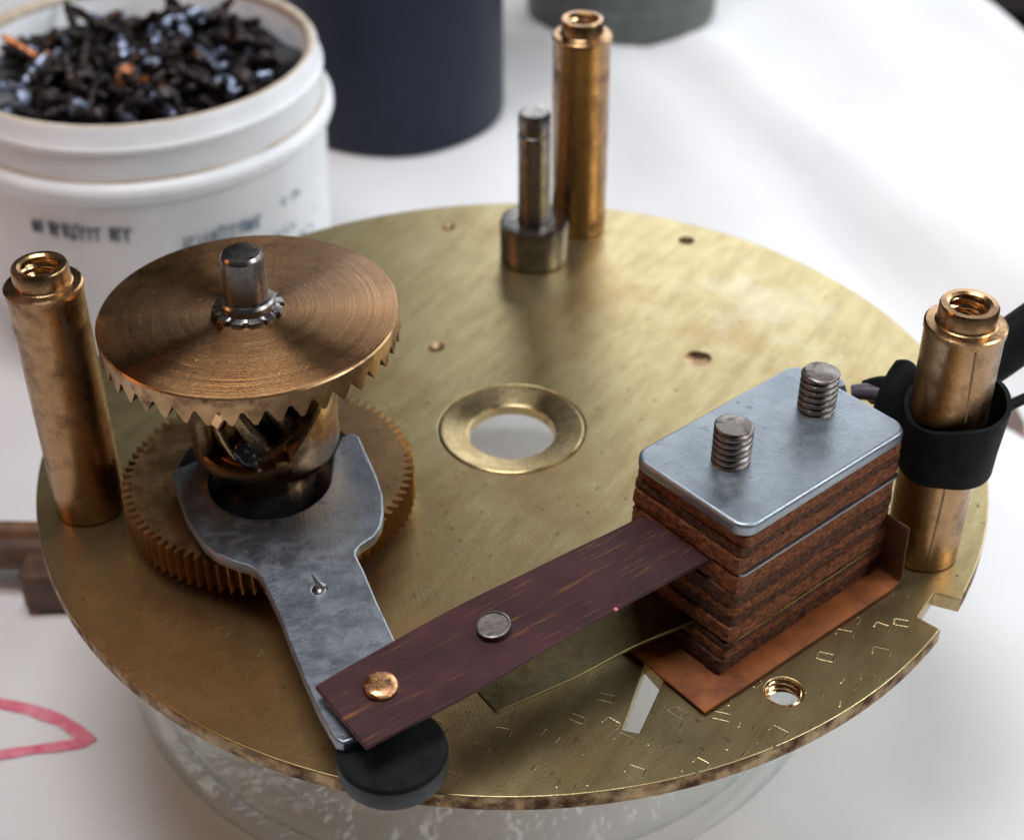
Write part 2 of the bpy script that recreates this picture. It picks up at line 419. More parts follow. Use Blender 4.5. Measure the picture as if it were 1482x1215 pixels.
bm = bmesh.new(); red = [(-6.75, -.46), (-6.46, -.51), (-6.11, -.60), (-5.72, -.69), (-5.31, -.86), (-4.9, -1.17), (-5.19, -1.24), (-5.53, -1.31), (-5.9, -1.41), (-6.18, -1.53), (-6.5, -1.68)]
prev = None
RP = []
for i in range(len(red) - 1):
    for k in range(4):
        t = k / 4; RP.append((red[i][0] * (1 - t) + red[i + 1][0] * t, red[i][1] * (1 - t) + red[i + 1][1] * t))
def cloth_z(x, y):
    a = x * .80 + y * .38; d = math.hypot(x + .4, y - .7); k = min(1, max(0, (d - 4.6) / 2)); far = min(1, max(0, (x - .5) / 4))
    return TZ + .5 * k * (noise.noise(Vector((a * .55, y * .07 - x * .1, 3))) * (.25 + far) + .25 * noise.noise(Vector((x * .6, y * .5, 8))))
for i, (x, y) in enumerate(RP):
    x2, y2 = RP[min(i + 1, len(RP) - 1)]; x1, y1 = RP[max(i - 1, 0)]
    d = Vector((x2 - x1, y2 - y1)).normalized(); n = Vector((-d.y, d.x)) * (.075 + .03 * noise.noise(Vector((x * 3, y * 3, 0))))
    row = [bm.verts.new((x + n.x * s_, y + n.y * s_, cloth_z(x, y) + .016)) for s_ in (-1, 0, 1)]
    if prev:
        for q in range(2): bm.faces.new((prev[q], prev[q + 1], row[q + 1], row[q]))
    prev = row
link('printed_outline', bm, 'red_print', parent=cloth)
bm = bmesh.new(); box(bm, (0, 0, 0), (400, 400, 1)); tag(link('floor', bm, 'wood', loc=(0, 0, -78)), kind='structure')
bm = bmesh.new()
cs = [P0 + e * a + nrm * b for a, b in ((-60, .4), (50, .4), (50, 59), (-60, 59))]
prism(bm, [(p.x, p.y) for p in cs], TZ - 3, TZ - .35); tag(link('table', bm, 'bush_dark'), kind='structure')

# ------------------------------------------------------------------ glass jar that carries the plate
JC = (-.40, .75)
bm = bmesh.new()
lathe(bm, [(0, TZ + .05), (3.6, TZ + .05), (4.1, TZ + .10), (4.3, TZ + .35), (4.33, TZ + .9), (4.28, -.42), (4.22, -.24), (4.12, -.20), (4.02, -.24), (4.05, -.42), (4.12, TZ + .9), (4.08, TZ + .45), (3.8, TZ + .22), (0, TZ + .18)], 128, (JC[0], JC[1], 0))
tag(link('glass_jar', bm, 'glass', smooth=180), 'wide clear glass jar standing on the tablecloth beneath the round brass plate', 'jar')
# ------------------------------------------------------------------ round brass plate
plate = thing('brass_plate', 'large round tarnished brass plate with drilled holes, lying across the glass jar', 'plate')
out = []
a0, a1 = R(-38.15), R(-32.65)
N = 220
for i in range(N + 1):
    a = a1 + (2 * PI - (a1 - a0)) * i / N
    out.append((5 * math.cos(a), 5 * math.sin(a)))
out += [(3.762, -2.926), (3.981, -2.603)]
slot = [(1.191, -3.475), (1.327, -3.713), (1.07, -4.316), (.924, -4.275)]
holes = [circ(0, .03, .80, 72), slot, circ(2.382, -3.85, .172, 40), circ(2.257, 3.979, .10, 24), circ(-.818, 4.382, .085, 24), circ(-.884, 1.591, .10, 24), circ(2.141, 1.323, .15, 28)]
bm = flat(out, holes, -.17, 0)
for f in bm.faces:
    c = f.calc_center_median()
    if abs(f.normal.z) < .5 and math.hypot(c.x, c.y) > 4.9: f.material_index = 1
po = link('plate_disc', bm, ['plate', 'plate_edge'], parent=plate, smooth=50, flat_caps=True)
# central bush
bm = bmesh.new(); lathe(bm, [(.790, -.165), (.785, -.03), (.775, -.002), (.765, .003), (.755, .003), (.485, -.052), (.475, -.058), (.47, -.07), (.455, -.16), (.46, -.165)], 128, (0, 0, 0), close=True)
link('centre_bush', bm, 'ring', parent=plate, smooth=14, loc=(0, .03, 0))
# threaded hole
bm = bmesh.new(); thread(bm, .172, .03, .062, -.165, -.004, 40, 8, cap=False, chamf=0)
link('threaded_hole', bm, 'post_bright', parent=plate, smooth=50, loc=(2.382, -3.85, 0))
for (x, y), r_, d in zip([(-.818, 4.382), (-.884, 1.591), (2.141, 1.323)], (.085, .10, .15), (.05, .05, .03)):
    bm = bmesh.new(); lathe(bm, [(r_ - .002, -.16), (r_ - .002, -.012), (r_ * .8, -.02), (r_ * .45, -d), (0, -d - .01)], 32)
    link('plugged_hole', bm, 'post' if r_ > .12 else 'plate_edge', parent=plate, smooth=40, loc=(x, y, 0))
# small punched burrs
marks = [(-0.52, -4.79), (-0.63, -4.22), (-0.31, -4.1), (-0.28, -4.47), (0.09, -4.67), (-0.06, -4.05), (0.31, -4.34), (0.66, -4.56), (0.43, -4.88), (0.69, -4.88), (1.01, -4.73), (1.57, -4.65), (0.84, -4.2), (0.94, -4.38), (1.21, -4.45), (1.37, -4.22), (0.81, -3.91), (0.47, -3.98), (1.43, -4.08), (1.8, -4.13), (2.0, -4.25), (2.12, -3.72), (2.65, -3.85), (2.82, -3.43), (2.97, -3.77), (3.17, -3.69), (2.92, -4.02), (3.33, -3.37), (3.59, -3.0), (3.04, -3.13), (3.15, -2.95), (3.66, -2.62), (2.27, -4.31), (2.15, -4.44), (1.88, -4.52), (1.47, -4.72), (-1.0, -2.6), (-1.16, -1.99), (-0.42, -2.34), (-0.84, -1.68), (0.84, -1.0), (-0.36, -1.37), (1.12, -1.17), (0.05, -1.8), (-0.62, -0.81), (0.62, -1.27), (4.49, -1.8), (4.67, -1.32), (4.22, -2.35), (4.74, -0.88), (-2.36, -3.3), (-2.45, -3.56), (-1.9, -4.31), (-2.68, -3.04), (-3.18, -3.24), (-2.72, -3.75), (-2.1, -4.32), (-3.17, -2.92), (-1.21, -2.33), (-0.96, -1.99), (-0.25, -2.0), (-0.56, -1.79), (-0.71, -1.36), (0.4, -1.7), (0.27, -1.32), (0.72, -1.38), (.25, -4.72), (1.95, -4.0), (2.5, -4.2), (3.4, -3.05), (-.1, -4.3), (.55, -4.15), (4.35, -1.5), (4.2, -2.1), (4.55, -1.1)]
bm = bmesh.new()
for x, y in marks:
    a = R(-28 + rnd.uniform(-14, 14)); big = 1.0 if y < -2.6 else .6
    L = rnd.uniform(.12, .16) * big; W = rnd.uniform(.07, .10) * big
    m3 = Matrix.Rotation(a, 3, 'Z')
    tilt = rnd.uniform(.002, .0055) * (1 if x + 1.2 * (-y - 3) > .3 else .45)
    for sgn in (-1, 1):
        if rnd.random() < .12: continue
        cpt = Vector((x, y, 0)) + m3 @ Vector((sgn * L / 2, 0, 0))
        h = tilt * (1 if sgn > 0 else .8)
        vs = [m3 @ Vector(v) + cpt for v in ((-.009, -W / 2, .0005), (.009, -W / 2, .0005), (.009, W / 2, .0005), (-.009, W / 2, .0005), (sgn * .002, -W / 2 * .8, h), (sgn * .004, W / 2 * .8, h))]
        V = [bm.verts.new(v) for v in vs]
        for q in ((0, 1, 4), (2, 3, 5), (1, 2, 5, 4), (3, 0, 4, 5)): bm.faces.new([V[w_] for w_ in q]).material_index = 1 if sgn > 0 else 0  # one bar of each mark takes the painted shade colour
    if rnd.random() < .5:
        for sgn in ((-1, 1) if rnd.random() < .4 else (1,)):
            cpt = Vector((x, y, 0)) + m3 @ Vector((0, sgn * W / 2, 0))
            vs = [m3 @ Vector(v) + cpt for v in ((-L * .45, -.006, .0005), (L * .45, -.006, .0005), (L * .45, .006, .0005), (-L * .45, .006, .0005), (-L * .4, 0, tilt * .5), (L * .4, 0, tilt * .5))]
            V = [bm.verts.new(v) for v in vs]
            bm.faces.new((V[0], V[1], V[5], V[4])); bm.faces.new((V[2], V[3], V[4], V[5])); bm.faces.new((V[1], V[2], V[5])); bm.faces.new((V[3], V[0], V[4]))
tag(link('punch_burrs', bm, ['plate', 'plate_shade'], parent=plate), kind='stuff')

# ------------------------------------------------------------------ threaded brass posts
def post_meshes():
    bm = bmesh.new()
    lathe(bm, [(0, .003), (.33, .003), (.348, .02), (.35, .06), (.35, 2.56), (.362, 2.58), (.362, 2.635), (.345, 2.65), (.275, 2.655), (.262, 2.665), (.258, 2.82), (.245, 2.84), (.20, 2.842), (.172, 2.825), (.172, 2.80)], 72)
    b2 = bmesh.new(); thread(b2, .172, -.028, .085, 2.05, 2.815, 40, 8, cap=False, chamf=0)
    b3 = bmesh.new(); lathe(b3, [(.2, 2.06), (0, 2.04)], 24)
    return bm, b2, b3
pa, pb, pc = post_meshes()
p1 = thing('brass_post', 'threaded hollow brass post at the left edge of the plate beside the gears', 'post', (-4.282, -1.218, 0), 0, 'hollow brass posts on the plate')
link('post_body', pa, 'post', p1, 32); link('threaded_bore', pb, 'post_bright', p1, 50); link('bore_floor', pc, 'post_dark', p1)
def dup(root, loc, rz, label):
    r_ = root.copy(); C.objects.link(r_); r_.location = loc; r_.rotation_euler = (0, 0, rz); r_['label'] = label
    for ch in list(root.children):
        c = ch.copy(); C.objects.link(c); c.parent = r_
    return r_
p2 = dup(p1, (3.984, -1.987, 0), 2.2, 'threaded hollow brass post at the right, wrapped with a black rubber band')
p3 = dup(p1, (.883, 4.364, 0), 4.1, 'tall brass post at the far edge of the plate behind the steel stud')
bm = bmesh.new()
for k in range(24):
    z = .12 + (2.55 - .12) * k / 23; a = R(-83) + .10 * math.sin(z * 1.6) - (.25 if z < 1.1 else 0)
    c_ = Vector((.352 * math.cos(a), .352 * math.sin(a), z)); t_ = Vector((-math.sin(a), math.cos(a), 0)) * (.008 + .005 * rnd.random())
    o_ = Vector((math.cos(a), math.sin(a), 0)) * .004
    vs = [bm.verts.new(c_ - t_), bm.verts.new(c_ + o_), bm.verts.new(c_ + t_)]
    if k:
        bm.faces.new((pv[0], pv[1], vs[1], vs[0])); bm.faces.new((pv[1], pv[2], vs[2], vs[1]))
    pv = vs
seam = link('seam', bm, 'post_dark', p2, 180); seam.rotation_euler = (0, 0, -2.2)

# ------------------------------------------------------------------ steel stud
st = thing('steel_stud', 'dark steel stud with a thick round collar in front of the far brass post', 'stud', (.296, 3.6, 0))
bm = bmesh.new(); lathe(bm, [(0, .003), (.40, .003), (.425, .03), (.43, .50), (.41, .545), (.38, .55), (.21, .552)], 64); link('collar', bm, 'steel_dark', st, 32)
bm = bmesh.new(); lathe(bm, [(.198, .55), (.198, 1.72), (.175, 1.735), (.175, 1.775), (.198, 1.79), (.198, 1.95), (.18, 2.0), (.06, 2.01), (0, 2.0)], 48); link('pin', bm, 'steel_dark', st, 32)

# ------------------------------------------------------------------ gear arbor
G = (-2.42, -1.285)
gear = thing('gear_arbor', 'crown gear, hub and spur gear of brass on one steel shaft', 'gear train', (G[0], G[1], 0))
# spur gear
bm = bmesh.new(); NT = 82; pts = []
for i in range(NT):
    for f_, r_ in ((0, 1.345), (.18, 1.35), (.36, 1.425), (.5, 1.445), (.64, 1.425), (.82, 1.34)):
        a = 2 * PI * (i + f_) / NT; pts.append((r_ * math.cos(a), r_ * math.sin(a)))
prism(bm, pts, .15, .50)
link('spur_gear', bm, 'spur', gear, 28)
# crown gear: flat turned disc
bm = bmesh.new(); lathe(bm, [(0, 2.38), (.2, 2.38), (1.36, 2.38), (1.378, 2.372)], 160); link('turned_face', bm, 'crown', gear, 30)
bm = bmesh.new(); NC = 42
def crown(k, a):
    t = (a / (2 * PI) * NC) % 1.0
    u = 1 - abs(2 * t - 1); v_ = (t - .10) / .36 if t < .46 else (1 if t < .62 else (.96 - t) / .34); zl = 2.22 - .135 * min(1, max(0, v_)) - .004 * noise.noise(Vector((a * 5, 0, 0)))
    return [(1.378, 2.371), (1.39, 2.355), (1.39, 2.27), (1.385, zl), (1.10, zl + .05), (1.06, 2.26), (.3, 2.26)][k]
polar(bm, crown, 7, NC * 25)
link('crown_gear_teeth', bm, 'tooth', gear, 20)
bm = bmesh.new(); lathe(bm, [(.9, .503), (.9, .52), (.3, .53)], 48); link('gap_shade_disc', bm, 'black_oil', gear, 40)  # black disc added to paint the shade in the gap below the fork
# hub cup with a swept cut-away lip
def hub_top(a):
    d = math.degrees(a); d = d - 360 if d > 180 else d
    if -60 <= d <= 15: t = (d + 60) / 75; return 1.16 + .76 * t ** .8
    if -72 <= d < -60: return 1.08
    if -138 <= d < -72: return 1.04 - .06 * math.sin((d + 138) / 66 * PI)
    if -150 <= d < -138: return 1.04 + .76 * (-138 - d) / 12
    return 1.8 if d < 0 else 1.9
bm = bmesh.new()
def hub(k, a):
    zt = hub_top(a); d = math.degrees(a); d = d - 360 if d > 180 else d
    ro = .73 if -62 <= d <= 100 else .70
    return [(.46, .50), (.46, .74), (ro - .13, .76), (ro - .045, .81), (ro, .91), (ro, zt - .03), (ro - .025, zt), (ro - .13, zt - .01), (ro - .16, zt - .05), (.55, .90), (.2, .86)][k]
polar(bm, hub, 11, 240)
link('hub_cup', bm, 'hub', gear, 32)
bm = bmesh.new()
def pinion(k, a):
    z = .88 + 1.36 * k / 40; t = ((a + 1.15 * (z - .9)) / (2 * PI) * 8) % 1.0
    u = min(1, max(0, (1 - abs(2 * t - 1) - .18) / .5)); u = u * u * (3 - 2 * u)
    return (.30 + .24 * u, z)
polar(bm, pinion, 41, 192)
link('helical_pinion', bm, 'oily_gear', gear, 60)
bm = bmesh.new()
def ramp_(k, a):
    d = math.degrees(a) % 360; d = d - 360 if d > 200 else d
    t = min(1, max(0, (d + 95) / 130)); zt = .98 + .72 * t ** .9
    return [(.575, .9), (.575, zt), (.56, zt + .02), (.47 + .06 * t, zt + .025), (.45 + .06 * t, zt), (.45, .9)][k]
polar(bm, ramp_, 6, 180)
link('spiral_ramp', bm, 'hub', gear, 35)
bm = bmesh.new()
for a, z, s_ in ((-118, 1.55, .16), (-128, 1.72, .12), (-108, 1.66, .10)):
    c_ = Vector((.62 * math.cos(R(a)), .62 * math.sin(R(a)), z))
    box(bm, c_, (s_, .10, .22), Matrix.Rotation(R(a + 90), 3, 'Z') @ Matrix.Rotation(R(28), 3, 'Y'))
bevel(link('pawl', bm, 'post_bright', gear, 40), .03, 3)
bm = bmesh.new(); bmesh.ops.create_icosphere(bm, subdivisions=3, radius=.13)
for v in bm.verts: v.co = v.co * (1 + .5 * noise.noise(v.co * 9)); v.co.z *= 1.3
link('grease_blob', bm, 'black_oil', gear, 180, loc=(.44 * math.cos(R(-100)), .50 * math.sin(R(-100)), 1.08))
bm = bmesh.new(); lathe(bm, [(0, 2.2), (.2, 2.2), (.2, 2.95), (.195, 2.965), (.17, 2.995), (.12, 3.0), (0, 2.997)], 56); link('shaft', bm, 'steel_dark', gear, 30)
bm = bmesh.new()
def star(k, a):
    t = (a / (2 * PI) * 12) % 1.0; n_ = 0.035 if t < .28 else 0
    return [(.33 - n_, 2.384), (.335 - n_, 2.40), (.325 - n_, 2.425), (.26, 2.44), (.255, 2.50), (.235, 2.525), (.202, 2.53)][k]
polar(bm, star, 7, 144)
link('lock_washer', bm, 'steel_dark', gear, 30)

# ------------------------------------------------------------------ steel lever with rubber disc
lever = thing('steel_lever', 'grey steel lever forked round the gear hub, black rubber disc on its end', 'lever')
# outline of the fork, clockwise from the right horn
RC = (-2.34, -1.70)
arc = [(-1.60, -.96), (-1.70, -1.02), (-1.77, -1.3)] + [(RC[0] + .58 * math.cos(R(a)), RC[1] + .58 * math.sin(R(a))) for a in range(-2, -180, -8)] + [(-2.93, -1.55), (-2.97, -1.33), (-3.05, -1.34), (-3.14, -1.42)]
outer_l = [(-3.29, -1.52), (-3.31, -1.60), (-3.27, -1.72), (-3.17, -1.98), (-3.06, -2.26), (-2.97, -2.42), (-2.84, -2.63), (-2.70, -2.77), (-2.51, -2.88), (-2.40, -2.92), (-2.31, -2.99), (-2.24, -3.10), (-2.193, -3.215), (-2.027, -3.593), (-1.90, -3.93), (-1.74, -4.33), (-1.60, -4.66), (-1.43, -4.98), (-1.36, -5.02), (-1.22, -4.95), (-1.00, -4.80), (-.86, -4.55), (-.83, -4.36),
           (-.93, -4.1), (-1.044, -3.79), (-1.201, -3.386), (-1.338, -2.999), (-1.425, -2.79), (-1.43, -2.72), (-1.39, -2.645), (-1.28, -2.53), (-1.225, -2.38), (-1.212, -2.2), (-1.235, -1.94), (-1.32, -1.62), (-1.45, -1.26), (-1.53, -1.02)]
bm = flat(arc + outer_l, [circ(-1.72, -3.235, .062, 20)], .58, .70, .02)
link('arm', bm, 'steel', lever, 50, flat_caps=True)
bm = bmesh.new(); lathe(bm, [(0, -.14), (.057, -.14), (.06, .03), (.035, .05), (0, .055)], 20); link('pin', bm, 'steel_dark', lever, 40, loc=(-1.715, -3.235, .66))
bm = bmesh.new(); b0 = [Vector((-1.73, -3.27, .69)), Vector((-1.66, -3.24, .70)), Vector((-1.69, -3.18, .70))]; tp = Vector((-1.79, -3.17, .84))
V = [bm.verts.new(v) for v in b0] + [bm.verts.new(tp)]
bm.faces.new(V[:3]); [bm.faces.new((V[i], V[(i + 1) % 3], V[3])) for i in range(3)]
link('sharp_burr', bm, 'white_metal', lever)
bm = bmesh.new(); lathe(bm, [(0, .29), (.40, .29), (.445, .31), (.455, .35), (.455, .50), (.44, .545), (.41, .56), (0, .56)], 72)
for f in bm.faces:
    if abs(f.calc_center_median().z - .4) < .12: f.material_index = 1
link('rubber_disc', bm, ['rubber', 'rubber_rim'], lever, 40, loc=(-.985, -4.945, .015))

# ------------------------------------------------------------------ contact stack
SC = (2.31, -2.46); SA = R(40)
stack = thing('contact_stack', 'block of stacked brown fibre spacers clamped under a grey metal plate with two screws', 'contact block', (SC[0], SC[1], 0), SA)
def slab(z0, z1, L, W, seed, rough=.028, off=(0, 0)):
    bm = bmesh.new(); base = rrect(L, W, .05, 2); pts = []
    for i in range(len(base)):
        a, b = Vector(base[i]), Vector(base[(i + 1) % len(base)]); n_ = max(1, int((b - a).length / .035))
        for k in range(n_): pts.append(a.lerp(b, k / n_))
    nz = max(2, int((z1 - z0) / .03)); rings = []
    for k in range(nz + 1):
        z = z0 + (z1 - z0) * k / nz; ring = []
        for p in pts:
            d = Vector((p.x / L, p.y / W)).normalized()
            j = noise.noise(Vector((p.x * 3, p.y * 3, z * 2 + seed * 9))) * rough * .9 + noise.noise(Vector((p.x * 26, p.y * 26, z * 30 + seed))) * rough * 1.1
            edge = -.006 if k in (0, nz) else 0
            q = p + d * (j + edge)
            ring.append(bm.verts.new((q.x + off[0], q.y + off[1], z)))
        rings.append(ring)
    n_ = len(pts)
    for a, b in zip(rings, rings[1:]):
        for i in range(n_): bm.faces.new((a[i], a[(i + 1) % n_], b[(i + 1) % n_], b[i]))
    bm.faces.new(rings[0][::-1]); bm.faces.new(rings[-1])
    return bm
lay = [(.075, .235, 0), (.238, .345, 1), (.348, .42, 0), (.445, .60, 1), (.603, .70, 0), (.703, .80, 1), (.803, .96, 0), (.963, 1.165, 1), (1.195, 1.36, 1), (1.364, 1.455, 0), (1.458, 1.575, 1)]
for i, (z0, z1, kind_) in enumerate(lay):
    shift = (-.055 * (1.3 - z0) + rnd.uniform(-.012, .012), rnd.uniform(-.008, .008))
    link('fibre_spacer', slab(z0, z1, 2.10 + .10 * (1.3 - z0) + rnd.uniform(-.03, .03), 1.32 + rnd.uniform(-.025, .025), i * 3.1, .017, shift), 'fibre' if kind_ else 'fibre_brown', stack, 40)
bm = bmesh.new(); prism(bm, rrect(2.12, 1.35, .06, 3), 1.168, 1.192); link('contact_strip', bm, 'steel', stack)
bm = bmesh.new(); prism(bm, rrect(2.16, 1.36, .06, 3), .423, .442); link('contact_strip', bm, 'leaf', stack)
bm = bmesh.new(); prism(bm, rrect(2.16, 1.36, .16, 8), 1.585, 1.72)
for v in bm.verts:
    if v.co.z > 1.6: v.co.z += .012 * noise.noise(v.co * 2)
bevel(link('clamp_plate', bm, 'zinc', stack, 40), .035, 4, 40)
inv = Matrix.Rotation(-SA, 3, 'Z')
for (x, y) in ((1.90, -2.69), (2.75, -2.02)):
    l_ = inv @ Vector((x - SC[0], y - SC[1], 0))
    bm = bmesh.new(); thread(bm, .174, .030, .066, 1.715, 2.12, 44, 10, chamf=.012)
    for v in bm.verts: v.co.z += .018 * noise.noise(Vector((v.co.x * 4, v.co.y * 4, x))) if v.co.z > 2.08 else 0
    s_ = link('clamp_screw', bm, 'screw', stack, 45, loc=(l_.x, l_.y, 0)); s_.rotation_euler = (R(1.5), 0, x * 3)
# long brown strip
near = [(-1.154, -5.206, .85), (-.133, -4.545, .93), (.916, -3.814, 1.02), (1.50, -3.50, 1.13), (1.80, -3.36, 1.175)]
far = [(-1.622, -4.544, .85), (-.604, -3.796, .93), (.287, -3.261, 1.02), (.968, -2.897, 1.12), (1.30, -2.70, 1.165)]
def strip_mesh(near, far, th, inv_t=None, nseg=10, nw=6):
    bm = bmesh.new(); secs = []
    def cr(P, i, t):
        p0, p1, p2, p3 = [Vector(P[max(0, min(len(P) - 1, k))]) for k in (i - 1, i, i + 1, i + 2)]
        return .5 * ((2 * p1) + (p2 - p0) * t + (2 * p0 - 5 * p1 + 4 * p2 - p3) * t * t + (3 * p1 - p0 - 3 * p2 + p3) * t ** 3)
    for i in range(len(near) - 1):
        for k in range(nseg): secs.append((cr(near, i, k / nseg), cr(far, i, k / nseg)))
    secs.append((Vector(near[-1]), Vector(far[-1])))
    T, B = [], []
    for a, b in secs:
        rowT = []; rowB = []
        for j in range(nw + 1):
            p = a.lerp(b, j / nw); p = p + Vector((0, 0, .014 * noise.noise(p * 1.1)))
            if j == 0: p = p + Vector((0, 0, .004))
            rowT.append(bm.verts.new(p)); rowB.append(bm.verts.new(p - Vector((0, 0, th))))
        T.append(rowT); B.append(rowB)
    for i in range(len(secs) - 1):
        for j in range(nw):
            bm.faces.new((T[i][j], T[i + 1][j], T[i + 1][j + 1], T[i][j + 1])); bm.faces.new((B[i][j + 1], B[i + 1][j + 1], B[i + 1][j], B[i][j]))
        bm.faces.new((B[i][0], B[i + 1][0], T[i + 1][0], T[i][0])); bm.faces.new((T[i][nw], T[i + 1][nw], B[i + 1][nw], B[i][nw]))
    for s_ in (0, -1):
        for j in range(nw): bm.faces.new((T[s_][j], T[s_][j + 1], B[s_][j + 1], B[s_][j]))
    return bm
bmw = strip_mesh(near, far, .045)
strip = link('bimetal_strip', bmw, 'strip', None, 40); strip.parent = stack; strip.matrix_parent_inverse = Matrix.LocRotScale(Vector((SC[0], SC[1], 0)), Matrix.Rotation(SA, 3, 'Z').to_quaternion(), None).inverted()
bevel(strip, .012, 2, 50)
bm = bmesh.new(); lathe(bm, [(0, -.12), (.12, -.12), (.122, 0), (.145, .004), (.148, .02), (.13, .045), (.07, .052), (0, .045)], 40)
for v in bm.verts: v.co += Vector((0, 0, .010 * noise.noise(v.co * 9)))
link('rivet', bm, 'copper', strip, 50, loc=(-1.075, -4.60, .885))['label'] = 'orange copper rivet near the free end'
bm = bmesh.new(); lathe(bm, [(0, -.1), (.14, -.1), (.14, .004), (.15, .03), (.148, .045), (.135, .05), (.128, .036), (0, .03)], 40)
r2 = link('rivet', bm, 'screw', strip, 50, loc=(-.165, -4.02, .975)); r2.rotation_euler = (R(4), R(-5), 0); r2['label'] = 'grey steel rivet halfway along the strip'
bm = bmesh.new(); bmesh.ops.create_icosphere(bm, subdivisions=2, radius=.022)
for v in bm.verts: v.co = v.co * (1 + .4 * noise.noise(v.co * 40)); v.co.z *= .5
link('paint_fleck', bm, 'red_print', strip, 180, loc=(.86, -3.845, 1.012))['label'] = 'tiny pink paint fleck on the near edge'
# lower brass leaf
nb = [(-.151, -4.40, .36), (.50, -4.03, .36), (1.05, -3.66, .38), (1.55, -3.42, .41), (1.72, -3.33, .43)]
fb = [(-.52, -3.86, .36), (.10, -3.47, .36), (.62, -3.10, .38), (1.1, -2.86, .41), (1.3, -2.75, .43)]
lf = link('brass_leaf', strip_mesh(nb, fb, .035), 'leaf', None, 40); lf.parent = stack; lf.matrix_parent_inverse = strip.matrix_parent_inverse
bevel(lf, .01, 2, 50)

# ------------------------------------------------------------------ fibre paper under the stack, folded up at its far right end
ip = thing('insulating_paper', 'orange-brown fibre paper under the contact block, folded upright at its right end', 'insulating sheet')
ax = Vector((math.cos(R(38.5)), math.sin(R(38.5)), 0)); bx = Vector((-ax.y, ax.x, 0)); F0 = Vector((1.647, -4.14, 0))
bm = bmesh.new(); prof = [(0, .012), (.6, .01), (1.3, .012), (2.0, .01), (2.42, .012), (2.50, .02), (2.56, .05), (2.585, .10), (2.585, .2), (2.57, .4), (2.565, .6), (2.56, .72)]
rows = []
for s_, z in prof:
    row = []
    for j in range(9):
        t_ = j / 8; wob = .015 * noise.noise(Vector((s_ * 3, t_ * 4, 0)))
        p = F0 + ax * (s_ + (wob if z > .1 else 0)) + bx * (t_ * 1.5 + (wob if j in (0, 8) else 0)); row.append(bm.verts.new((p.x, p.y, z + .035)))
    rows.append(row)
for a, b in zip(rows, rows[1:]):
    for j in range(8): bm.faces.new((a[j], b[j], b[j + 1], a[j + 1]))
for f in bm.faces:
    if f.calc_center_median().z > .11: f.material_index = 1  # faces above the fold get the painted shade
sh = link('folded_sheet', bm, ['paper', 'paper_shade'], ip, 60); so = sh.modifiers.new('thick', 'SOLIDIFY'); so.thickness = .028; so.offset = 0
bevel(sh, .006, 1, 50)

# ------------------------------------------------------------------ rubber band and leads at the right post
bm = bmesh.new(); nA = 72; rings = []
for k, (f_, z) in enumerate([(0, 1.08), (0, 1.10), (0, 1.3), (0, 1.5), (0, 1.70), (0, 1.76), (1, 1.76), (1, 1.5), (1, 1.2), (1, 1.08)]):
    ring = []
    for i in range(nA):
        a = 2 * PI * i / nA
        rr = .452 + .045 * math.cos(a - R(10)) - (.045 if f_ else 0) + .06 * max(0, math.cos(a - R(20))) * max(0, z - 1.3) + (.03 * (z - 1.4)) + .012 * noise.noise(Vector((math.cos(a) * 2, math.sin(a) * 2, z * 2)))
        if z in (1.08,): rr -= .01 if not f_ else -.01
        zz = z + .10 * math.cos(a - R(20)) * (z - 1.0) + .02 * math.sin(3 * a)
        ring.append(bm.verts.new((3.998 + rr * math.cos(a), -1.985 + rr * math.sin(a), zz)))
    rings.append(ring)
rings.append(rings[0])
for a, b in zip(rings, rings[1:]):
    for i in range(nA): bm.faces.new((a[i], a[(i + 1) % nA], b[(i + 1) % nA], b[i]))
tag(link('rubber_band', bm, 'rubber', None, 50), 'wide black rubber band looped loosely round the right brass post', 'rubber band')
bm = bmesh.new(); tube(bm, [(3.42, -1.30, 1.40), (3.55, -1.38, 1.5), (3.70, -1.47, 1.52), (3.86, -1.42, 1.55), (4.15, -1.25, 1.5), (4.55, -1.05, 1.55), (5.0, -.85, 1.78), (5.6, -.6, 2.1), (6.6, -.2, 2.6)], lambda t: .13 + .17 * min(1, max(0, t - .2) * 2.6), 20, .7)
tag(link('black_cable', bm, 'rubber', None, 180), 'thick black cable rising behind the right post and out of the picture', 'cable')
bm = bmesh.new(); tube(bm, [(3.56, -1.80, 1.02), (3.55, -1.74, 1.3), (3.60, -1.60, 1.58), (3.72, -1.42, 1.78)], lambda t: .13 + .05 * math.sin(t * PI), 18, 1.0)
for v in bm.verts: v.co += Vector((1, .4, 1)) * .05 * noise.noise(v.co * 4)
tag(link('tape_knot', bm, 'rubber', None, 180), 'lumpy knot of black tape between the contact block and the right post', 'tape')
bm = bmesh.new(); tube(bm, [(3.26, -1.33, 1.42), (3.36, -1.36, 1.45), (3.47, -1.40, 1.46), (3.56, -1.44, 1.46)], lambda t: .075 + .02 * t, 16)
tb = link('wire_sleeve', bm, 'tube', None, 180); tag(tb, 'short grey-purple wire sleeve poking out behind the clamp plate corner', 'sleeve')
bm = bmesh.new(); bmesh.ops.create_cone(bm, cap_ends=True, segments=6, radius1=.11, radius2=.10, depth=.14, matrix=Matrix.Translation((3.14, -1.26, 1.40)) @ Matrix.Rotation(R(75), 4, 'Y'))
tag(bevel(link('hex_nut', bm, 'zinc', None), .015), 'small grey nut on the end of the wire sleeve behind the clamp plate', 'nut')
bm = bmesh.new(); tube(bm, [(4.42, -1.60, 1.25), (4.62, -1.42, 1.22), (4.9, -1.25, 1.24), (5.4, -1.0, 1.30), (6.6, -.3, 1.5)], .055, 12)
tag(link('thin_wire', bm, 'rubber', None, 180), 'thin black wire leaving the right post below the thick cable', 'wire')

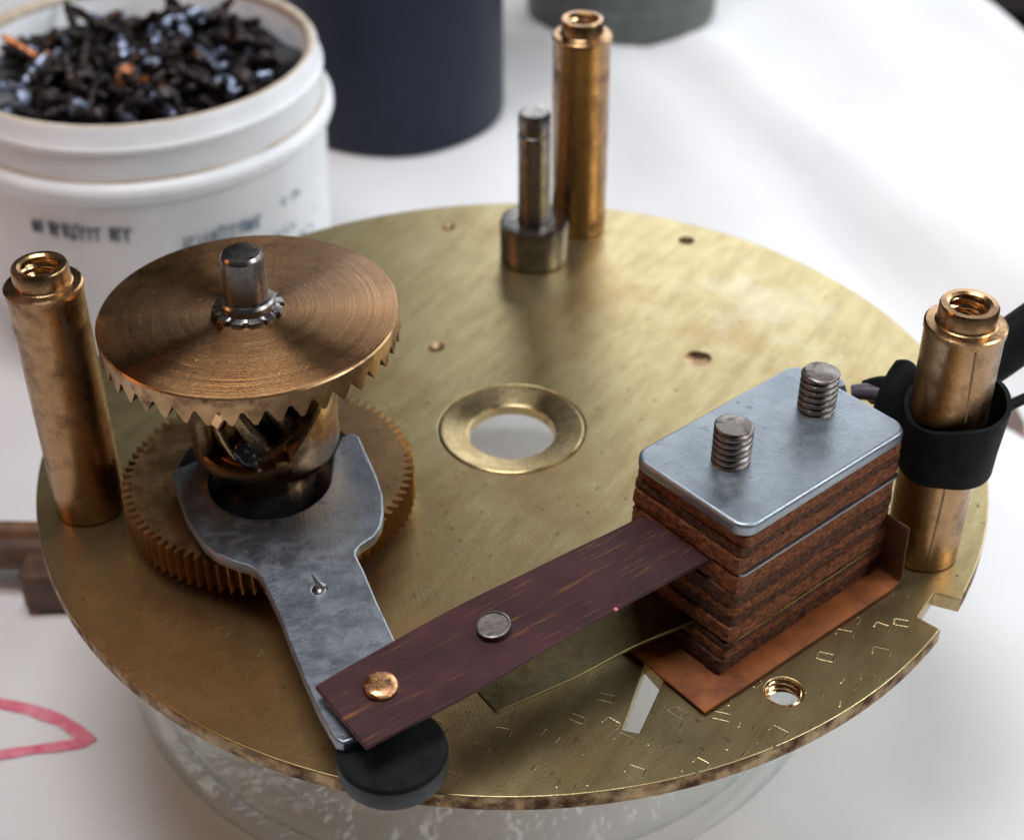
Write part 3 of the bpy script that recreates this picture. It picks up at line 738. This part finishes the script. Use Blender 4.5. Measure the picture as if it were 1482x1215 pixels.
# ------------------------------------------------------------------ white tub with screws
TC = (-5.54, 8.36)
tub = thing('white_tub', 'round white plastic tub full of dark screws behind the left gears', 'tub', (TC[0], TC[1], TZ))
H = 4.4
bm = bmesh.new(); lathe(bm, [(0, .03), (2.5, .03), (2.62, .12), (2.72, H - 1.15), (2.82, H - 1.10), (2.86, H - 1.0), (2.86, H - .90), (2.80, H - .84), (2.71, H - .80), (2.70, H - .40), (2.75, H - .36), (2.75, H - .30), (2.70, H - .26), (2.69, H - .05), (2.65, H), (2.58, H), (2.54, H - .05), (2.52, 1.0), (0, .9)], 128)
link('tub_body', bm, 'plastic_white', tub, 50)
bm = bmesh.new(); lathe(bm, [(2.712, H - .835), (2.735, H - .80), (2.712, H - .77)], 128); link('rim_stain', bm, 'stain', tub, 180)
bm = bmesh.new(); lathe(bm, [(2.655, H + .003), (2.61, H + .006), (2.575, H + .004), (2.534, H - .045), (2.532, H - .12)], 128); link('rim_stain', bm, 'stain', tub, 180)
def arc_patch(bm, a0, a1, z0, z1, r_):
    n_ = 4; lo = []; hi = []
    for i in range(n_ + 1):
        a = a0 + (a1 - a0) * i / n_; lo.append(bm.verts.new((r_ * math.cos(a), r_ * math.sin(a), z0))); hi.append(bm.verts.new((r_ * math.cos(a), r_ * math.sin(a), z1)))
    for i in range(n_): bm.faces.new((lo[i], lo[i + 1], hi[i + 1], hi[i]))
def lettering(name, a0, a1, z, h, mat, gap=.3, slope=0):
    bm = bmesh.new(); a = a0
    while a < a1:
        w_ = rnd.uniform(.02, .045)
        if rnd.random() > gap:
            k = rnd.random(); zz = z + slope * (a - a0); q = h * rnd.uniform(.75, 1)
            rr = 2.735 if True else 0
            if k < .4: arc_patch(bm, a, a + w_ * .35, zz, zz + q, rr); arc_patch(bm, a, a + w_ * .9, zz + q * .8, zz + q, rr + .001)
            elif k < .7: arc_patch(bm, a, a + w_ * .9, zz, zz + q * .3, rr); arc_patch(bm, a + w_ * .3, a + w_ * .6, zz, zz + q, rr + .001)
            else: arc_patch(bm, a, a + w_ * .85, zz + q * .1, zz + q * .95, rr)
        a += w_ * 1.1
    return tag(link(name, bm, mat, tub), kind='stuff')
lettering('printed_lettering', R(-117), R(-85), 2.68, .27, 'ink', .06)
lettering('printed_lettering', R(-71), R(-44), 2.45, .26, 'ink_blue', .05, .0)
for k in range(6): lettering('printed_lettering', R(-88), R(-20), 2.15 - k * .22, .10, 'ink_blue', .45)
lettering('printed_lettering', R(-40), R(-28), 2.6, .14, 'ink_blue', .5)
# heap under the screws
bm = bmesh.new(); nR = 20; nA = 60; prev = None
for k in range(1, nR + 1):
    r_ = 2.5 * k / nR
    row = [bm.verts.new((r_ * math.cos(2 * PI * i / nA), r_ * math.sin(2 * PI * i / nA), H - .55 + .25 * noise.noise(Vector((r_ * math.cos(2 * PI * i / nA), r_ * math.sin(2 * PI * i / nA), 0))))) for i in range(nA)]
    if prev:
        for i in range(nA): bm.faces.new((prev[i], prev[(i + 1) % nA], row[(i + 1) % nA], row[i]))
    else: bm.faces.new(row)
    prev = row
hp = link('screw_heap_bed', bm, 'black_oil', None, 40, loc=(TC[0], TC[1], TZ)); tag(hp, 'dark mass of small screws filling the white tub below the top layer', 'screw heap', kind='stuff')
M['scr_dark'] = metal('dark_blued_screw', (.02, .017, .018), (.06, .048, .045), (.35, .5), 4)
M['scr_grey'] = metal('grey_zinc_screw', (.14, .16, .22), (.28, .31, .40), (.3, .5), 4)
M['scr_copper'] = metal('copper_coloured_screw', (.28, .10, .04), (.36, .14, .06), (.35, .5), 4)
protos = {}
for key in ('scr_dark', 'scr_grey', 'scr_copper'):
    bm = bmesh.new(); lathe(bm, [(0, .0), (.06, .0), (.14, .03), (.17, .08), (.07, .12), (.06, .14), (.07, .2), (.055, .26), (.07, .32), (.055, .38), (.07, .44), (.055, .5), (.04, .58), (0, .62)], 10)
    me = bpy.data.meshes.new('screw'); bmesh.ops.recalc_face_normals(bm, faces=bm.faces[:]); bm.to_mesh(me); bm.free(); me.materials.append(M[key]); protos[key] = me
lab = {'scr_dark': ('dark oily screw in the top layer of the heap in the white tub', 'dark screws heaped in the white tub'),
       'scr_grey': ('pale grey screw among the dark ones in the white tub', 'pale grey screws in the white tub'),
       'scr_copper': ('copper-coloured screw among the dark ones in the white tub', 'copper-coloured screws in the white tub')}
for i in range(230):
    key = rnd.choices(['scr_dark', 'scr_grey', 'scr_copper'], [.80, .18, .02])[0]
    a = rnd.uniform(0, 2 * PI); r_ = 1.9 * math.sqrt(rnd.random())
    o = bpy.data.objects.new('screw', protos[key]); C.objects.link(o)
    o.location = (TC[0] + r_ * math.cos(a), TC[1] + r_ * math.sin(a), TZ + H - .48 + rnd.uniform(0, .28))
    o.rotation_euler = (R(rnd.uniform(55, 125)), 0, rnd.uniform(0, 2 * PI)); s_ = rnd.uniform(.9, 1.45); o.scale = (s_, s_, s_)
    tag(o, lab[key][0], 'screw', lab[key][1])

# ------------------------------------------------------------------ containers behind
bm = bmesh.new(); lathe(bm, [(0, .02), (2.0, .02), (2.10, .06), (2.14, .16), (2.16, 6.9), (2.1, 7.0), (2.0, 7.0), (1.98, .3), (0, .25)], 96)
tag(link('navy_can', bm, 'navy', None, 40, loc=(-2.25, 15.4, TZ)), 'tall navy blue can standing behind the white tub', 'can')
gc = thing('grey_can', 'wide grey-green ribbed can at the top edge behind the far brass post', 'can', (2.55, 20.45, TZ))
bm = bmesh.new(); lathe(bm, [(0, .02), (2.0, .02), (2.12, .08), (2.14, .5), (2.14, .7), (2.08, .74), (2.08, 1.3), (2.12, 1.34), (2.12, 1.5), (2.08, 1.54), (2.08, 4.5), (1.95, 4.5), (1.93, .3), (0, .25)], 96); link('can_body', bm, 'grey_can', gc, 35)
fb_ = thing('brown_rod_and_block', 'blurred dark brown rod lying across a small block at the far left on the cloth', 'metal part', (-6.0, 2.0, TZ))
bm = bmesh.new(); prism(bm, rrect(1.5, 1.0, .12, 4), .02, .62); o_ = link('block', bm, 'bush_dark', fb_, 40, loc=(.55, -.55, 0)); bevel(o_, .05, 3)
bm = bmesh.new(); tube(bm, [(-3.2, -.1, .68), (-1.5, -.2, .68), (0, -.25, .68), (1.3, -.4, .68)], .13, 16); link('rod', bm, 'bush_brown', fb_, 60)
bm = bmesh.new(); tube(bm, [(-3.0, -.25, .42), (-1.0, -.35, .45), (.2, -.4, .48)], .24, 16); link('rod', bm, 'bush_dark', fb_, 60)
